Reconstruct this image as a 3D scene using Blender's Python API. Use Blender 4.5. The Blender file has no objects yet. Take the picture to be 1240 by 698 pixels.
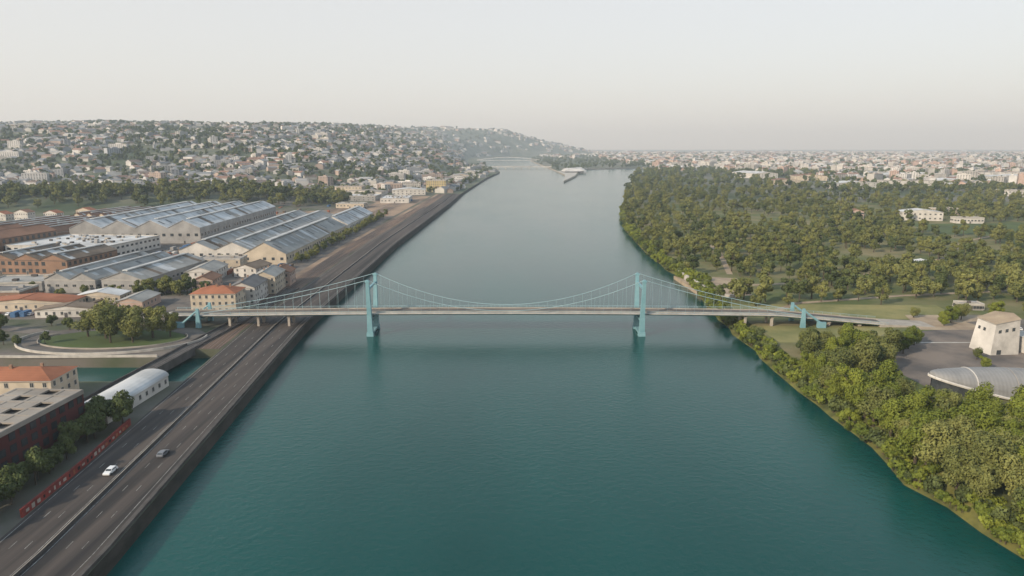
import bpy, math, random
import numpy as np
from mathutils import Vector, noise, Matrix
R=random.Random(7)
S=bpy.context.scene
COL=S.collection
# ------------------------------------------------------------ materials
def mat(name,c1,c2=None,scale=1.0,rough=.85,bump=0,det=4,coord='Object',stretch=(1,1,1),metal=0,spec=.3,objrand=0,tone=False,lo=.35,hi=.65,wave=None):
    m=bpy.data.materials.new(name); m.use_nodes=True
    nt=m.node_tree; n=nt.nodes; L=nt.links
    p=n['Principled BSDF']; p.inputs['Roughness'].default_value=rough; p.inputs['Metallic'].default_value=metal
    p.inputs['Specular IOR Level'].default_value=spec
    if c2 is None: c2=tuple(v*.75 for v in c1)
    tc=n.new('ShaderNodeTexCoord'); mp=n.new('ShaderNodeMapping'); mp.inputs['Scale'].default_value=stretch
    if coord=='Position':
        g=n.new('ShaderNodeNewGeometry'); L.new(g.outputs['Position'],mp.inputs['Vector'])
    else: L.new(tc.outputs[coord],mp.inputs['Vector'])
    nz=n.new('ShaderNodeTexNoise'); nz.inputs['Scale'].default_value=scale; nz.inputs['Detail'].default_value=det
    nz.inputs['Roughness'].default_value=.6
    L.new(mp.outputs[0],nz.inputs['Vector'])
    mr=n.new('ShaderNodeMapRange'); mr.inputs[1].default_value=lo; mr.inputs[2].default_value=hi
    L.new(nz.outputs['Fac'],mr.inputs[0])
    fac=mr.outputs[0]
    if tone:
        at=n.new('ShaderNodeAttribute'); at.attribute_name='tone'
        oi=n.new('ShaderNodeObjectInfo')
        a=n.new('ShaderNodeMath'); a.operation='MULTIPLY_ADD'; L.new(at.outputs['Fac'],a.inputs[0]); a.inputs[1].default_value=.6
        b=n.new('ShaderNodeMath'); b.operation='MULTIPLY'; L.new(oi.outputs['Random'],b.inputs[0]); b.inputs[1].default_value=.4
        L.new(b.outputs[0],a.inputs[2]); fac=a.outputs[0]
    mx=n.new('ShaderNodeMix'); mx.data_type='RGBA'
    mx.inputs[6].default_value=(*c1,1); mx.inputs[7].default_value=(*c2,1)
    L.new(fac,mx.inputs[0]); out=mx.outputs[2]
    if wave:
        wv=n.new('ShaderNodeTexWave'); wv.wave_type='BANDS'; wv.bands_direction=wave[0]; wv.inputs['Scale'].default_value=wave[1]
        wv.inputs['Distortion'].default_value=0
        L.new(tc.outputs['Object'],wv.inputs['Vector'])
        m2=n.new('ShaderNodeMix'); m2.data_type='RGBA'; m2.blend_type='MULTIPLY'
        mr2=n.new('ShaderNodeMapRange'); mr2.inputs[3].default_value=0; mr2.inputs[4].default_value=wave[2]
        L.new(wv.outputs['Fac'],mr2.inputs[0]); L.new(mr2.outputs[0],m2.inputs[0])
        L.new(out,m2.inputs[6]); m2.inputs[7].default_value=(.45,.45,.45,1); out=m2.outputs[2]
    L.new(out,p.inputs['Base Color'])
    if bump:
        bp=n.new('ShaderNodeBump'); bp.inputs['Strength'].default_value=bump; bp.inputs['Distance'].default_value=.3
        L.new(nz.outputs['Fac'],bp.inputs['Height']); L.new(bp.outputs[0],p.inputs['Normal'])
    return m
M={}
M['asphalt']=mat('asphalt',(.026,.024,.024),(.09,.073,.064),.16,.9,coord='Position',stretch=(1.6,.04,1),det=10)
M['asphalt2']=mat('asphalt_lot',(.085,.078,.073),(.16,.135,.115),.07,.9,coord='Position',det=10,lo=.4,hi=.6)
M['plaza']=mat('plaza_surface',(.09,.08,.075),(.19,.155,.13),.045,.9,coord='Position',det=12,lo=.4,hi=.6)
M['paint']=mat('road_paint',(.34,.33,.31),(.12,.115,.11),.6,.8,coord='Position')
M['conc']=mat('concrete',(.38,.34,.29),(.26,.23,.2),.15,.85,coord='Position',det=6)
M['lightconc']=mat('light_concrete',(.47,.44,.4),(.33,.31,.28),.3,.85,coord='Position',det=6)
M['darkconc']=mat('dark_concrete',(.1,.09,.085),(.055,.05,.047),.2,.9,coord='Position',det=6)
M['ballast']=mat('ballast',(.18,.115,.08),(.06,.046,.04),.14,.95,coord='Position',stretch=(1,.06,1),det=10,lo=.4,hi=.6)
M['dirt']=mat('dirt',(.3,.21,.145),(.12,.09,.07),.03,.95,coord='Position',stretch=(1,.35,1),det=12,lo=.4,hi=.6)
M['beige']=mat('sandy_ground',(.38,.3,.21),(.24,.18,.13),.1,.95,coord='Position',det=8)
M['steel']=mat('rail_steel',(.26,.22,.2),(.14,.11,.1),.5,.4,metal=.5)
M['urban']=mat('urban_ground',(.13,.115,.1),(.06,.072,.038),.02,.95,coord='Position',det=12,lo=.4,hi=.6)
M['hillg']=mat('hill_ground',(.04,.06,.028),(.14,.14,.1),.008,.95,coord='Position',det=14,lo=.4,hi=.62)
M['park']=mat('park_ground',(.08,.1,.03),(.2,.165,.085),.022,.95,coord='Position',det=12,lo=.42,hi=.66,bump=.3)
M['farg']=mat('far_ground',(.05,.07,.03),(.15,.14,.11),.004,.95,coord='Position',det=14,lo=.42,hi=.6)
M['bed']=mat('river_bed',(.05,.05,.035),(.03,.035,.03),.2,.95,coord='Position')
M['bank']=mat('bank_grass',(.16,.15,.04),(.045,.055,.018),.12,.95,coord='Position',det=10,bump=.5)
M['grass']=mat('grass',(.07,.1,.028),(.05,.07,.022),.03,.95,coord='Position',det=10)
M['drygrass']=mat('dry_grass',(.25,.22,.09),(.12,.13,.045),.05,.95,coord='Position',det=10)
M['quay']=mat('quay_stone',(.06,.052,.045),(.025,.025,.02),.3,.9,coord='Position',det=8,stretch=(1,.3,1))
M['teal']=mat('teal_paint',(.19,.34,.38),(.14,.28,.32),.3,.5,coord='Position',spec=.4)
M['cable']=mat('cable_paint',(.28,.38,.41),(.22,.32,.35),1,.5)
M['glass']=mat('window_glass',(.03,.035,.04),(.06,.065,.07),.4,.15,spec=.6)
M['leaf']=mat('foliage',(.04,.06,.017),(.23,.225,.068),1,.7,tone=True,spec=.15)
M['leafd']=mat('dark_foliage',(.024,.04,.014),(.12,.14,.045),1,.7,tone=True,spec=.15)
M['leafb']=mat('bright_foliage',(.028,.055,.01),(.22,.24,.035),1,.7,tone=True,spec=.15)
M['bark']=mat('bark',(.09,.07,.05),(.05,.04,.03),3,.95)
def W(n,c,s=.12): return mat(n,c,tuple(v*.72 for v in c),s,.85,det=8)
M['cream']=W('cream_render',(.53,.45,.35)); M['white']=W('white_render',(.58,.55,.51)); M['brickred']=W('dark_red_cladding',(.085,.022,.02))
M['brick']=W('brick_wall',(.26,.16,.11)); M['greyw']=W('grey_wall',(.32,.31,.3)); M['yellow']=W('ochre_render',(.5,.4,.2)); M['pinkw']=W('pink_render',(.46,.33,.27))
def WP(n,c): return mat(n,c,tuple(v*.55 for v in c),.02,.9,det=8,coord='Position')
M['t1']=WP('town_wall_stone',(.46,.44,.41)); M['t2']=WP('town_wall_grey',(.33,.34,.36)); M['t3']=WP('town_wall_pale',(.6,.58,.56)); M['t4']=WP('town_wall_pink',(.42,.33,.28))
M['r1']=WP('town_roof_tile',(.27,.16,.12)); M['r2']=WP('town_roof_slate',(.2,.21,.225)); M['r3']=WP('town_roof_flat',(.36,.35,.34)); M['r4']=WP('town_roof_brown',(.2,.15,.125))
def RF(n,c,amt=.25,sc=.35,wv=True): return mat(n,c,tuple(v*.6 for v in c),.06,.85,det=12,stretch=(1,1,1),wave=('Y',sc,amt) if wv else None,spec=.15)
M['tile']=RF('clay_tiles',(.37,.15,.085)); M['tile2']=RF('old_clay_tiles',(.27,.15,.1)); M['metalr']=RF('grey_sheet_roof',(.38,.37,.35)); M['whiter']=RF('white_sheet_roof',(.62,.62,.62),.12)
M['shell']=mat('zinc_shell',(.26,.255,.25),(.19,.19,.19),.12,.6,det=8,wave=('X',.25,.2),spec=.3)
M['brownr']=RF('brown_roof',(.22,.17,.13)); M['flat']=RF('gravel_roof',(.36,.32,.28),wv=False); M['slate']=RF('slate_roof',(.19,.185,.185)); M['skyl']=RF('skylight_roof',(.5,.51,.51),.1)
M['red']=mat('red_wall_paint',(.24,.04,.03),(.12,.03,.025),.4,.8,coord='Position')
M['black']=mat('rubber',(.02,.02,.02)); M['carw']=mat('car_white',(.7,.7,.7),(.66,.66,.66),1,.3,spec=.6); M['carg']=mat('car_grey',(.15,.16,.18),None,1,.3,spec=.6); M['carr']=mat('car_red',(.35,.04,.03),None,1,.3,spec=.6)
M['cblue']=mat('container_blue',(.06,.13,.25)); M['crust']=mat('container_rust',(.28,.1,.05))
# ------------------------------------------------------------ mesh helpers
class B:
    def __init__(s): s.v=[];s.f=[];s.m=[];s.mats=[]
    def mi(s,m):
        if m not in s.mats: s.mats.append(m)
        return s.mats.index(m)
    def poly(s,pts,m):
        k=len(s.v); s.v+=[tuple(p) for p in pts]; s.f.append(tuple(range(k,k+len(pts)))); s.m.append(s.mi(m))
    def box(s,cx,cy,cz,sx,sy,sz,m):
        x0,x1,y0,y1,z0,z1=cx-sx/2,cx+sx/2,cy-sy/2,cy+sy/2,cz-sz/2,cz+sz/2
        s.hexa([(x0,y0,z0),(x1,y0,z0),(x1,y1,z0),(x0,y1,z0),(x0,y0,z1),(x1,y0,z1),(x1,y1,z1),(x0,y1,z1)],m)
    def hexa(s,p,m):
        k=len(s.v); s.v+=p; i=s.mi(m)
        for f in ((3,2,1,0),(4,5,6,7),(0,1,5,4),(1,2,6,5),(2,3,7,6),(3,0,4,7)):
            s.f.append(tuple(k+a for a in f)); s.m.append(i)
    def tube(s,a,b,r0,r1,m,n=6):
        a=Vector(a);b=Vector(b);d=(b-a).normalized(); t=d.orthogonal().normalized(); u=d.cross(t); k=len(s.v); i=s.mi(m)
        for c,r in((a,r0),(b,r1)):
            for j in range(n):
                an=2*math.pi*j/n; s.v.append(tuple(c+(t*math.cos(an)+u*math.sin(an))*r))
        for j in range(n):
            s.f.append((k+j,k+(j+1)%n,k+n+(j+1)%n,k+n+j)); s.m.append(i)
        s.f.append(tuple(k+n+j for j in range(n))); s.m.append(i)
        s.f.append(tuple(k+j for j in reversed(range(n)))); s.m.append(i)
    def obj(s,name,parent=None,loc=None,rot=0,link=True):
        me=bpy.data.meshes.new(name); me.from_pydata(s.v,[],s.f)
        for m in s.mats: me.materials.append(M[m])
        me.polygons.foreach_set('material_index',s.m); me.update()
        o=bpy.data.objects.new(name,me)
        if link: COL.objects.link(o)
        if parent: o.parent=parent
        if loc: o.location=loc
        o.rotation_euler[2]=rot
        return o
def empty(name,loc=(0,0,0),rot=0):
    e=bpy.data.objects.new(name,None); COL.objects.link(e); e.location=loc; e.rotation_euler[2]=rot; return e
def interp(P,y):
    if y<=P[0][0]: return P[0][1]
    for (a,b),(c,d) in zip(P,P[1:]):
        if y<=c: return b+(d-b)*(y-a)/(c-a)
    return P[-1][1]
XL=[(-400,-78),(133,-87),(226,-94),(334,-102),(627,-105),(1076,-96),(1370,-94),(2000,-72),(2447,-42),(2905,-68),(3570,-160),(4640,-210),(5400,-245),(6000,-200),(6600,0)]
XR=[(-400,118),(142,114),(173,107),(199,110),(226,108),(261,107),(314,108.6),(358,109.5),(454,118),(530,115),(627,117),(754,124),(1005,158),(1370,222),(2140,374),(2700,512),(3020,560),(7000,560)]
RE=6600
xl=lambda y:interp(XL,y); xr=lambda y:interp(XR,y)
TOE=[(-12000,1700),(-1000,1400),(-520,1360),(-270,1480),(-190,2000),(-170,2900),(-280,3700),(-330,4640),(-350,5500),(-280,6200),(20,6750),(520,7300),(1250,8300),(1300,20000),(-12000,20000)]
def inside(x,y,P):
    c=False;j=len(P)-1
    for i in range(len(P)):
        xi,yi=P[i];xj,yj=P[j]
        if (yi>y)!=(yj>y) and x<(xj-xi)*(y-yi)/(yj-yi)+xi: c=not c
        j=i
    return c
def segd(x,y,a,b):
    dx,dy=b[0]-a[0],b[1]-a[1]; t=max(0,min(1,((x-a[0])*dx+(y-a[1])*dy)/(dx*dx+dy*dy)))
    return math.hypot(x-a[0]-t*dx,y-a[1]-t*dy)
def terrain(x,y):
    z=4.0
    if y>750 and x<1500 and y<19000:
        if inside(x,y,TOE):
            d=min(segd(x,y,TOE[i],TOE[i+1]) for i in range(13))
            k=max(0,min(1,(y-1500)/2500)); kk=max(0,min(1,(y-5000)/1500)); Hm=124+82*k+kk*56-kk*max(0,x+100)*.225; w=480-250*k
            Hm=max(10,Hm)
            nn=noise.noise(Vector((x/600,y/600,3)))*24+noise.noise(Vector((x/200,y/200,8)))*12
            z+=Hm*(1-math.exp(-d/w))+nn*min(1,d/400)
        bl=segd(x,y,(-860,930),(-400,1070))
        z+=20*math.exp(-(bl/70)**2)
    return z
# ------------------------------------------------------------ ground sheet
rows=[-400,-200,0,60]+list(range(90,246,12))+[247.4,248,276,276.6,289,289.6]+list(range(300,600,14))
y=600
while y<16000: rows.append(y); y*=1.035
rows.append(22000)
dl=[0,1,3,10,20,27.5,28,47,47.6,60,100,150,151]; d=175
while d<14000: dl.append(d); d*=1.09
drl=[9.5,12,20,35,60,100,160,250,400,500,650,800,1000,1250,1500,2200,3200,5000,8000,14000]
grid=[]
for y in rows:
    r=[]
    a,b=xl(y),xr(y); river=y<RE
    for d in reversed(dl):
        x=a-d; z=terrain(x,y)
        if 247.9<y<276.1 and 27.9<d<150.1: z=-3
        if 276<y<289.1 and 27.9<d<47.1: z=-3
        if d==0: z=4
        r.append((x,y,z))
    j=noise.noise(Vector((y/14,0,0)))*2.2+noise.noise(Vector((y/5,4,0)))*.9 if y<1500 else 0
    if river:
        r+= [(a+.5,y,-3),(a+(b-a)*.5,y,-4),(b-3+j,y,-1.5),(b+1+j,y,.5),(b+4+j*.5,y,2.2)]
    else:
        xs=[a+1.2,a+(b-a)*.5,b-3,b+1,b+4]; r+=[(q,y,terrain(q,y)) for q in xs]
    for d in drl:
        x=b+d; r.append((x,y,terrain(x,y) ))
    grid.append(r)
g=B()
nc=len(grid[0]); 
for r in grid: g.v+=r
nl_=len(dl)
for i in range(len(grid)-1):
    for j in range(nc-1):
        g.f.append((i*nc+j,i*nc+j+1,(i+1)*nc+j+1,(i+1)*nc+j))
        yy=rows[i]; x,_,z=grid[i][j]
        if j<nl_-1: m='hillg' if yy>1250 or (yy>860 and x<-400) else ('urban')
        elif j==nl_-1: m='quay' if yy<2500 else 'hillg'
        elif j<nl_+2: m='bed' if yy<RE-300 else 'hillg'
        elif j<nl_+5: m='bank' if yy<3000 else 'farg'
        else: m='park' if yy<1100 else 'farg'
        g.m.append(g.mi(m))
g.obj('ground')
pn=[(131,1780),(168,2200),(165,2620),(140,3570),(120,4640),(190,5600),(250,6650),(1000,6650),(1000,3020),(560,3020),(304,2830),(240,2500),(195,2130)]
p=B(); p.poly([(x,y,4.2) for x,y in pn],'farg')
for i in range(len(pn)):
    a=pn[i];b=pn[(i+1)%len(pn)]; p.poly([(a[0],a[1],-3),(a[0],a[1],4.2),(b[0],b[1],4.2),(b[0],b[1],-3)],'conc')
p.poly([(133,1800,4.4),(166,2200,4.4),(165,2560,4.4),(245,2560,4.4),(192,2140,4.4)],'lightconc')
p.obj('peninsula_terrain')
# ------------------------------------------------------------ water
wm=bpy.data.materials.new('river_water'); wm.use_nodes=True; nt=wm.node_tree; n=nt.nodes; L=nt.links
pb=n['Principled BSDF']; pb.inputs['Roughness'].default_value=.14; pb.inputs['IOR'].default_value=1.33; pb.inputs['Specular IOR Level'].default_value=.45
pb.inputs['Specular Tint'].default_value=(.7,.93,1,1)
ge=n.new('ShaderNodeNewGeometry')
n1=n.new('ShaderNodeTexNoise'); n1.inputs['Scale'].default_value=.5; n1.inputs['Detail'].default_value=6; n1.inputs['Roughness'].default_value=.62
mpw=n.new('ShaderNodeMapping'); mpw.inputs['Scale'].default_value=(.012,.004,1)
n2=n.new('ShaderNodeTexNoise'); n2.inputs['Scale'].default_value=1; n2.inputs['Detail'].default_value=7
L.new(ge.outputs['Position'],n1.inputs['Vector']); L.new(ge.outputs['Position'],mpw.inputs[0]); L.new(mpw.outputs[0],n2.inputs['Vector'])
mrw=n.new('ShaderNodeMapRange'); mrw.inputs[1].default_value=.35; mrw.inputs[2].default_value=.65; L.new(n2.outputs['Fac'],mrw.inputs[0])
mx=n.new('ShaderNodeMix'); mx.data_type='RGBA'; mx.inputs[6].default_value=(.001,.042,.037,1); mx.inputs[7].default_value=(.003,.062,.055,1)
L.new(mrw.outputs[0],mx.inputs[0]); L.new(mx.outputs[2],pb.inputs['Base Color'])
bp=n.new('ShaderNodeBump'); bp.inputs['Distance'].default_value=.25
mm=n.new('ShaderNodeMath'); mm.operation='MULTIPLY_ADD'; L.new(mrw.outputs[0],mm.inputs[0]); mm.inputs[1].default_value=.4; mm.inputs[2].default_value=.4
L.new(mm.outputs[0],bp.inputs['Strength'])
L.new(n1.outputs['Fac'],bp.inputs['Height']); L.new(bp.outputs[0],pb.inputs['Normal'])
M['water']=wm
w=B(); w.poly([(-300,-400,0),(700,-400,0),(700,RE-5,0),(-300,RE-5,0)],'water'); w.obj('river_water')
# ------------------------------------------------------------ roads
def strip_off(b,d0,d1,y0,y1,z,m,step=15):
    y=y0
    while y<y1-1e-6:
        e=min(y1,y+step); b.poly([(xl(y)-d1,y,z),(xl(y)-d0,y,z),(xl(e)-d0,e,z),(xl(e)-d1,e,z)],m); y=e
def path(b,pts,wd,z,m):
    P=[Vector((x,y,0)) for x,y in pts]; Ls=[]
    for i,q in enumerate(P):
        t=(P[min(i+1,len(P)-1)]-P[max(i-1,0)]).normalized(); nn=Vector((-t.y,t.x,0))*wd/2
        Ls.append((q+nn,q-nn))
    for (a,b1),(c,d) in zip(Ls,Ls[1:]):
        b.poly([(b1.x,b1.y,z),(d.x,d.y,z),(c.x,c.y,z),(a.x,a.y,z)],m)
def wall_path(b,pts,th,z0,z1,m):
    for a,c in zip(pts,pts[1:]):
        a=Vector((*a,0));c=Vector((*c,0)); t=(c-a).normalized(); nn=Vector((-t.y,t.x,0))*th/2
        q=[a-nn,c-nn,c+nn,a+nn]
        b.hexa([(v.x,v.y,z0) for v in q]+[(v.x,v.y,z1) for v in q],m)
mw=B(); strip_off(mw,2,27,0,1300,4.03,'asphalt'); 
strip_off(mw,0.9,2,0,1300,4.16,'darkconc')
for d in (3,13.4,15.6,26): strip_off(mw,d,d+.18,0,900,4.04,'paint')
y=20
while y<500:
    for d in (6.5,10,19,22.5): strip_off(mw,d,d+.14,y,y+3,4.045,'paint')
    y+=13
mw.obj('motorway')
b=B(); strip_off(b,14.3,14.5,0,1300,4.75,'conc')
for dd in(14.3,14.5):
    y=0
    while y<1300:
        e=y+15; b.poly([(xl(y)-dd,y,4),(xl(e)-dd,e,4),(xl(e)-dd,e,4.75),(xl(y)-dd,y,4.75)],'darkconc'); y=e
b.obj('central_barrier')
b=B()
ys=list(range(0,1320,15)); wall_path(b,[(xl(y)-.5,y) for y in ys],.4,3.9,4.85,'darkconc'); b.obj('quay_parapet')
b=B(); strip_off(b,28,41,290,1300,4.05,'ballast'); strip_off(b,41,46,420,1300,4.04,'dirt')
for d in (29.5,33,36.5,39.5):
    for k in (0,1.44): strip_off(b,d+k-.72,d+k-.6,290,1300,4.2,'steel',30)
b.obj('railway_tracks')
b=B(); rp=[(-145,203),(-144,245),(-141,290),(-137,340),(-135,420)]
path(b,rp,6.5,4.1,'darkconc'); 
for s in(-.72,.72): path(b,[(x+s,y) for x,y in rp],.16,4.28,'steel')
wall_path(b,[(x-3.4,y) for x,y in rp],.4,1.5,5.0,'darkconc'); wall_path(b,[(x+3.4,y) for x,y in rp],.4,1.5,5.0,'darkconc'); b.obj('railway_viaduct')
b=B(); b.poly([(-430,880,4.06),(-150,880,4.06),(-145,1240,4.06),(-400,1240,4.06)],'dirt'); 
for i in range(14): b.box(-380+i*16,1050,4.15,.5,340,.15,'steel')
b.obj('rail_yard')
b=B(); ring=[(-182+37*math.cos(t),306+21*math.sin(t)) for t in [i*2*math.pi/40 for i in range(41)]]
path(b,ring,8,4.06,'asphalt2'); wall_path(b,[(-182+41.5*math.cos(t),306+25.5*math.sin(t)) for t in [math.pi*.85+i*1.2*math.pi/30 for i in range(31)]],.4,3.9,5.1,'lightconc')
wall_path(b,[(-182+33*math.cos(t),306+17*math.sin(t)) for t in [math.pi*.85+i*1.3*math.pi/30 for i in range(31)]],.3,3.9,4.7,'conc')
path(b,[(-330,283),(-250,281),(-190,280),(-147,282)],8,4.05,'asphalt2')
wall_path(b,[(-330,278.6),(-250,276.8),(-190,276.8),(-148,278)],.4,3,5.1,'lightconc')
path(b,[(-215,315),(-260,330),(-330,350)],8,4.055,'asphalt2'); b.obj('ring_road')
b=B(); b.poly([(-182+32*math.cos(t),306+16*math.sin(t),4.02) for t in [i*2*math.pi/30 for i in range(30)]],'grass'); b.obj('roundabout_lawn')
b=B(); b.poly([(-330,340,4.02),(-170,345,4.02),(-172,400,4.02),(-330,400,4.02)],'asphalt2'); b.poly([(-300,400,4.025),(-215,402,4.025),(-145,445,4.025),(-150,500,4.025),(-300,500,4.025)],'asphalt2')
b.poly([(-470,500,4.03),(-150,500,4.03),(-150,880,4.03),(-520,880,4.03)],'asphalt2'); b.obj('factory_yard')
b=B(); b.poly([(150,262,4.03),(152,232,4.03),(330,232,4.03),(330,325,4.03),(240,333,4.03),(190,318,4.03),(168,290,4.03)],'plaza')
path(b,[(228,333),(270,340),(340,360),(460,420)],9,4.05,'asphalt2'); path(b,[(175,300),(215,300),(330,312)],1.2,4.05,'lightconc'); path(b,[(168,262),(215,262),(330,262)],.8,4.05,'lightconc')
b.obj('plaza_pavement')
b=B(); b.poly([(122,402,4.03),(142,400,4.03),(150,455,4.03),(126,462,4.03)],'beige'); b.poly([(196,322,4.035),(232,322,4.035),(250,352,4.035),(205,352,4.035)],'beige')
path(b,[(142,430),(190,440),(260,480),(340,540),(420,640),(500,700)],4,4.05,'beige'); path(b,[(130,350),(160,380),(230,400),(330,420)],4,4.045,'beige')
path(b,[(150,470),(170,560),(190,700),(260,900)],4,4.055,'beige')
b.obj('park_path')
b=B(); b.poly([(119,340,4.02),(230,345,4.02),(235,375,4.02),(120,378,4.02)],'drygrass'); b.poly([(120,300,4.02),(160,300,4.02),(188,328,4.02),(119,330,4.02)],'drygrass'); b.obj('dry_lawn')
b=B(); b.poly([(430,690,4.03),(640,690,4.03),(720,800,4.03),(450,790,4.03)],'grass'); b.obj('sports_field')
b=B(); wall_path(b,[(116.5,478),(118.5,440),(121,398),(133,394)],1.2,-1,5.6,'lightconc'); wall_path(b,[(114,474),(115.5,442),(117.5,400)],3.4,-2,2.2,'beige'); b.obj('quay_wall')
# ------------------------------------------------------------ bridge
YB=333.; T=[-68.7,62.9]
br=empty('suspension_bridge')
def dz(x):
    if x<-140: return 10
    if x>130: return 10-max(0,(x-130))*.09
    return 10+1.1*(1-((x+5)/137)**2)
b=B(); xs=[-168+i*(351/78) for i in range(79)]
for a,c in zip(xs,xs[1:]):
    za,zc=dz(a),dz(c)
    b.hexa([(a,YB-4.2,za-1.3),(c,YB-4.2,zc-1.3),(c,YB+4.2,zc-1.3),(a,YB+4.2,za-1.3),(a,YB-6,za-.35),(c,YB-6,zc-.35),(c,YB+6,zc-.35),(a,YB+6,za-.35)],'teal')
    b.hexa([(a,YB-6.4,za-.34),(c,YB-6.4,zc-.34),(c,YB+6.4,zc-.34),(a,YB+6.4,za-.34),(a,YB-6.4,za),(c,YB-6.4,zc),(c,YB+6.4,zc),(a,YB+6.4,za)],'lightconc')
    b.poly([(a,YB-4,za+.02),(c,YB-4,zc+.02),(c,YB+4,zc+.02),(a,YB+4,za+.02)],'asphalt2')
b.obj('deck',br)
b=B()
for a,c in zip(xs,xs[1:]):
    for s in(-6.2,6.2):
        b.tube((a,YB+s,dz(a)+1.1),(c,YB+s,dz(c)+1.1),.09,.09,'cable',4); b.tube((a,YB+s,dz(a)+.55),(c,YB+s,dz(c)+.55),.05,.05,'cable',4)
        b.tube((a,YB+s,dz(a)),(a,YB+s,dz(a)+1.1),.07,.07,'cable',4)
        b.hexa([(a,YB+s*.66-.12,dz(a)),(c,YB+s*.66-.12,dz(c)),(c,YB+s*.66+.12,dz(c)),(a,YB+s*.66+.12,dz(a)),(a,YB+s*.66-.12,dz(a)+.5),(c,YB+s*.66-.12,dz(c)+.5),(c,YB+s*.66+.12,dz(c)+.5),(a,YB+s*.66+.12,dz(a)+.5)],'conc')
b.obj('railings',br)
TY=9.6
for ti,tx in enumerate(T):
    b=B()
    for s in(-1,1):
        def sec(z,hx,hy,oy): 
            yc=YB+s*oy; return [(tx-hx,yc-hy,z),(tx+hx,yc-hy,z),(tx+hx,yc+hy,z),(tx-hx,yc+hy,z)]
        b.hexa(sec(-3.5,1.8,1.5,7.2)+sec(2,1.6,1.4,7.3),'teal')
        b.hexa(sec(2,1.35,1.1,7.3)+sec(10,1.1,1.0,7.9),'teal')
        b.hexa(sec(10,1.1,1.0,7.9)+sec(27,.75,.75,TY),'teal')
        b.box(tx,YB+s*TY,27.3,2.2,1.9,.6,'teal'); b.box(tx,YB+s*TY,27.8,1.2,1.2,.5,'teal')
    b.box(tx,YB,7.7,1.7,14.4,1.3,'teal'); b.box(tx,YB,23.4,.9,17.4,1.0,'teal'); b.box(tx,YB,.9,2.2,13,1.0,'teal')
    b.obj('tower_%d'%(ti+1),br)
cb=B(); hg=B()
half=(T[1]-T[0])/2; xm=(T[0]+T[1])/2
def cz(x):
    if T[0]<=x<=T[1]: return 12.4+(28-12.4)*((x-xm)/half)**2
    if x<T[0]: e=-152.;t=(x-e)/(T[0]-e)
    else: e=141.;t=(e-x)/(e-T[1])
    ze=dz(e)+1.0
    return ze+(28-ze)*(t*.62+.38*t*t)
for s in(-1,1):
    def yy(x):
        k=(cz(x)-11)/17; return YB+s*(6.6+max(0,k)*(TY-6.6))
    pts=[-152+i*2.0 for i in range(0,147)]; pts=[q for q in pts if q<=141]
    pts=sorted(pts+T)
    for a,c in zip(pts,pts[1:]): cb.tube((a,yy(a),cz(a)),(c,yy(c),cz(c)),.15,.15,'cable',6)
    x=-145
    while x<136:
        if min(abs(x-T[0]),abs(x-T[1]))>2.5: hg.tube((x,yy(x),cz(x)),(x,YB+s*6.35,dz(x)-.1),.045,.045,'cable',4)
        x+=4.4
cb.obj('main_cables',br); hg.obj('hangers',br)
b=B()
for ex,s in((-152,-1),(141,1)):
    for q in(-6.9,6.9):
        b.hexa([(ex-1.3,YB+q-.7,3),(ex+1.3,YB+q-.7,3),(ex+1.3,YB+q+.7,3),(ex-1.3,YB+q+.7,3),(ex-.6,YB+q-.5,13.4),(ex+.6,YB+q-.5,13.4),(ex+.6,YB+q+.5,13.4),(ex-.6,YB+q+.5,13.4)],'teal')
        b.tube((ex,YB+q,12.6),(ex+s*9,YB+q,6 if s>0 else 5),.4,.6,'teal',8); b.box(ex+s*9,YB+q,5,4,1.7,3.6,'teal')
    b.box(ex,YB,8.2,1.2,13,1.0,'teal')
b.obj('anchorages',br)
b=B()
for x in(-109,-124,-138,114,127,155,170):
    for q in(-3.6,3.6): b.box(x,YB+q,(3+dz(x)-1.3)/2-.5,1.1,1.2,dz(x)-1.3-3+1,'conc')
    b.box(x,YB,dz(x)-1.7,1.5,9,.75,'conc')
b.hexa([(-200,YB-6.3,3),(-164,YB-6.3,3),(-164,YB+6.3,3),(-200,YB+6.3,3),(-200,YB-6.3,4.3),(-164,YB-6.3,9.96),(-164,YB+6.3,9.96),(-200,YB+6.3,4.3)],'conc')
b.hexa([(179,YB-6.3,3),(206,YB-6.3,3),(206,YB+6.3,3),(179,YB+6.3,3),(179,YB-6.3,5.5),(206,YB-6.3,4.1),(206,YB+6.3,4.1),(179,YB+6.3,5.5)],'conc')
b.obj('abutments',br)
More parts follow.
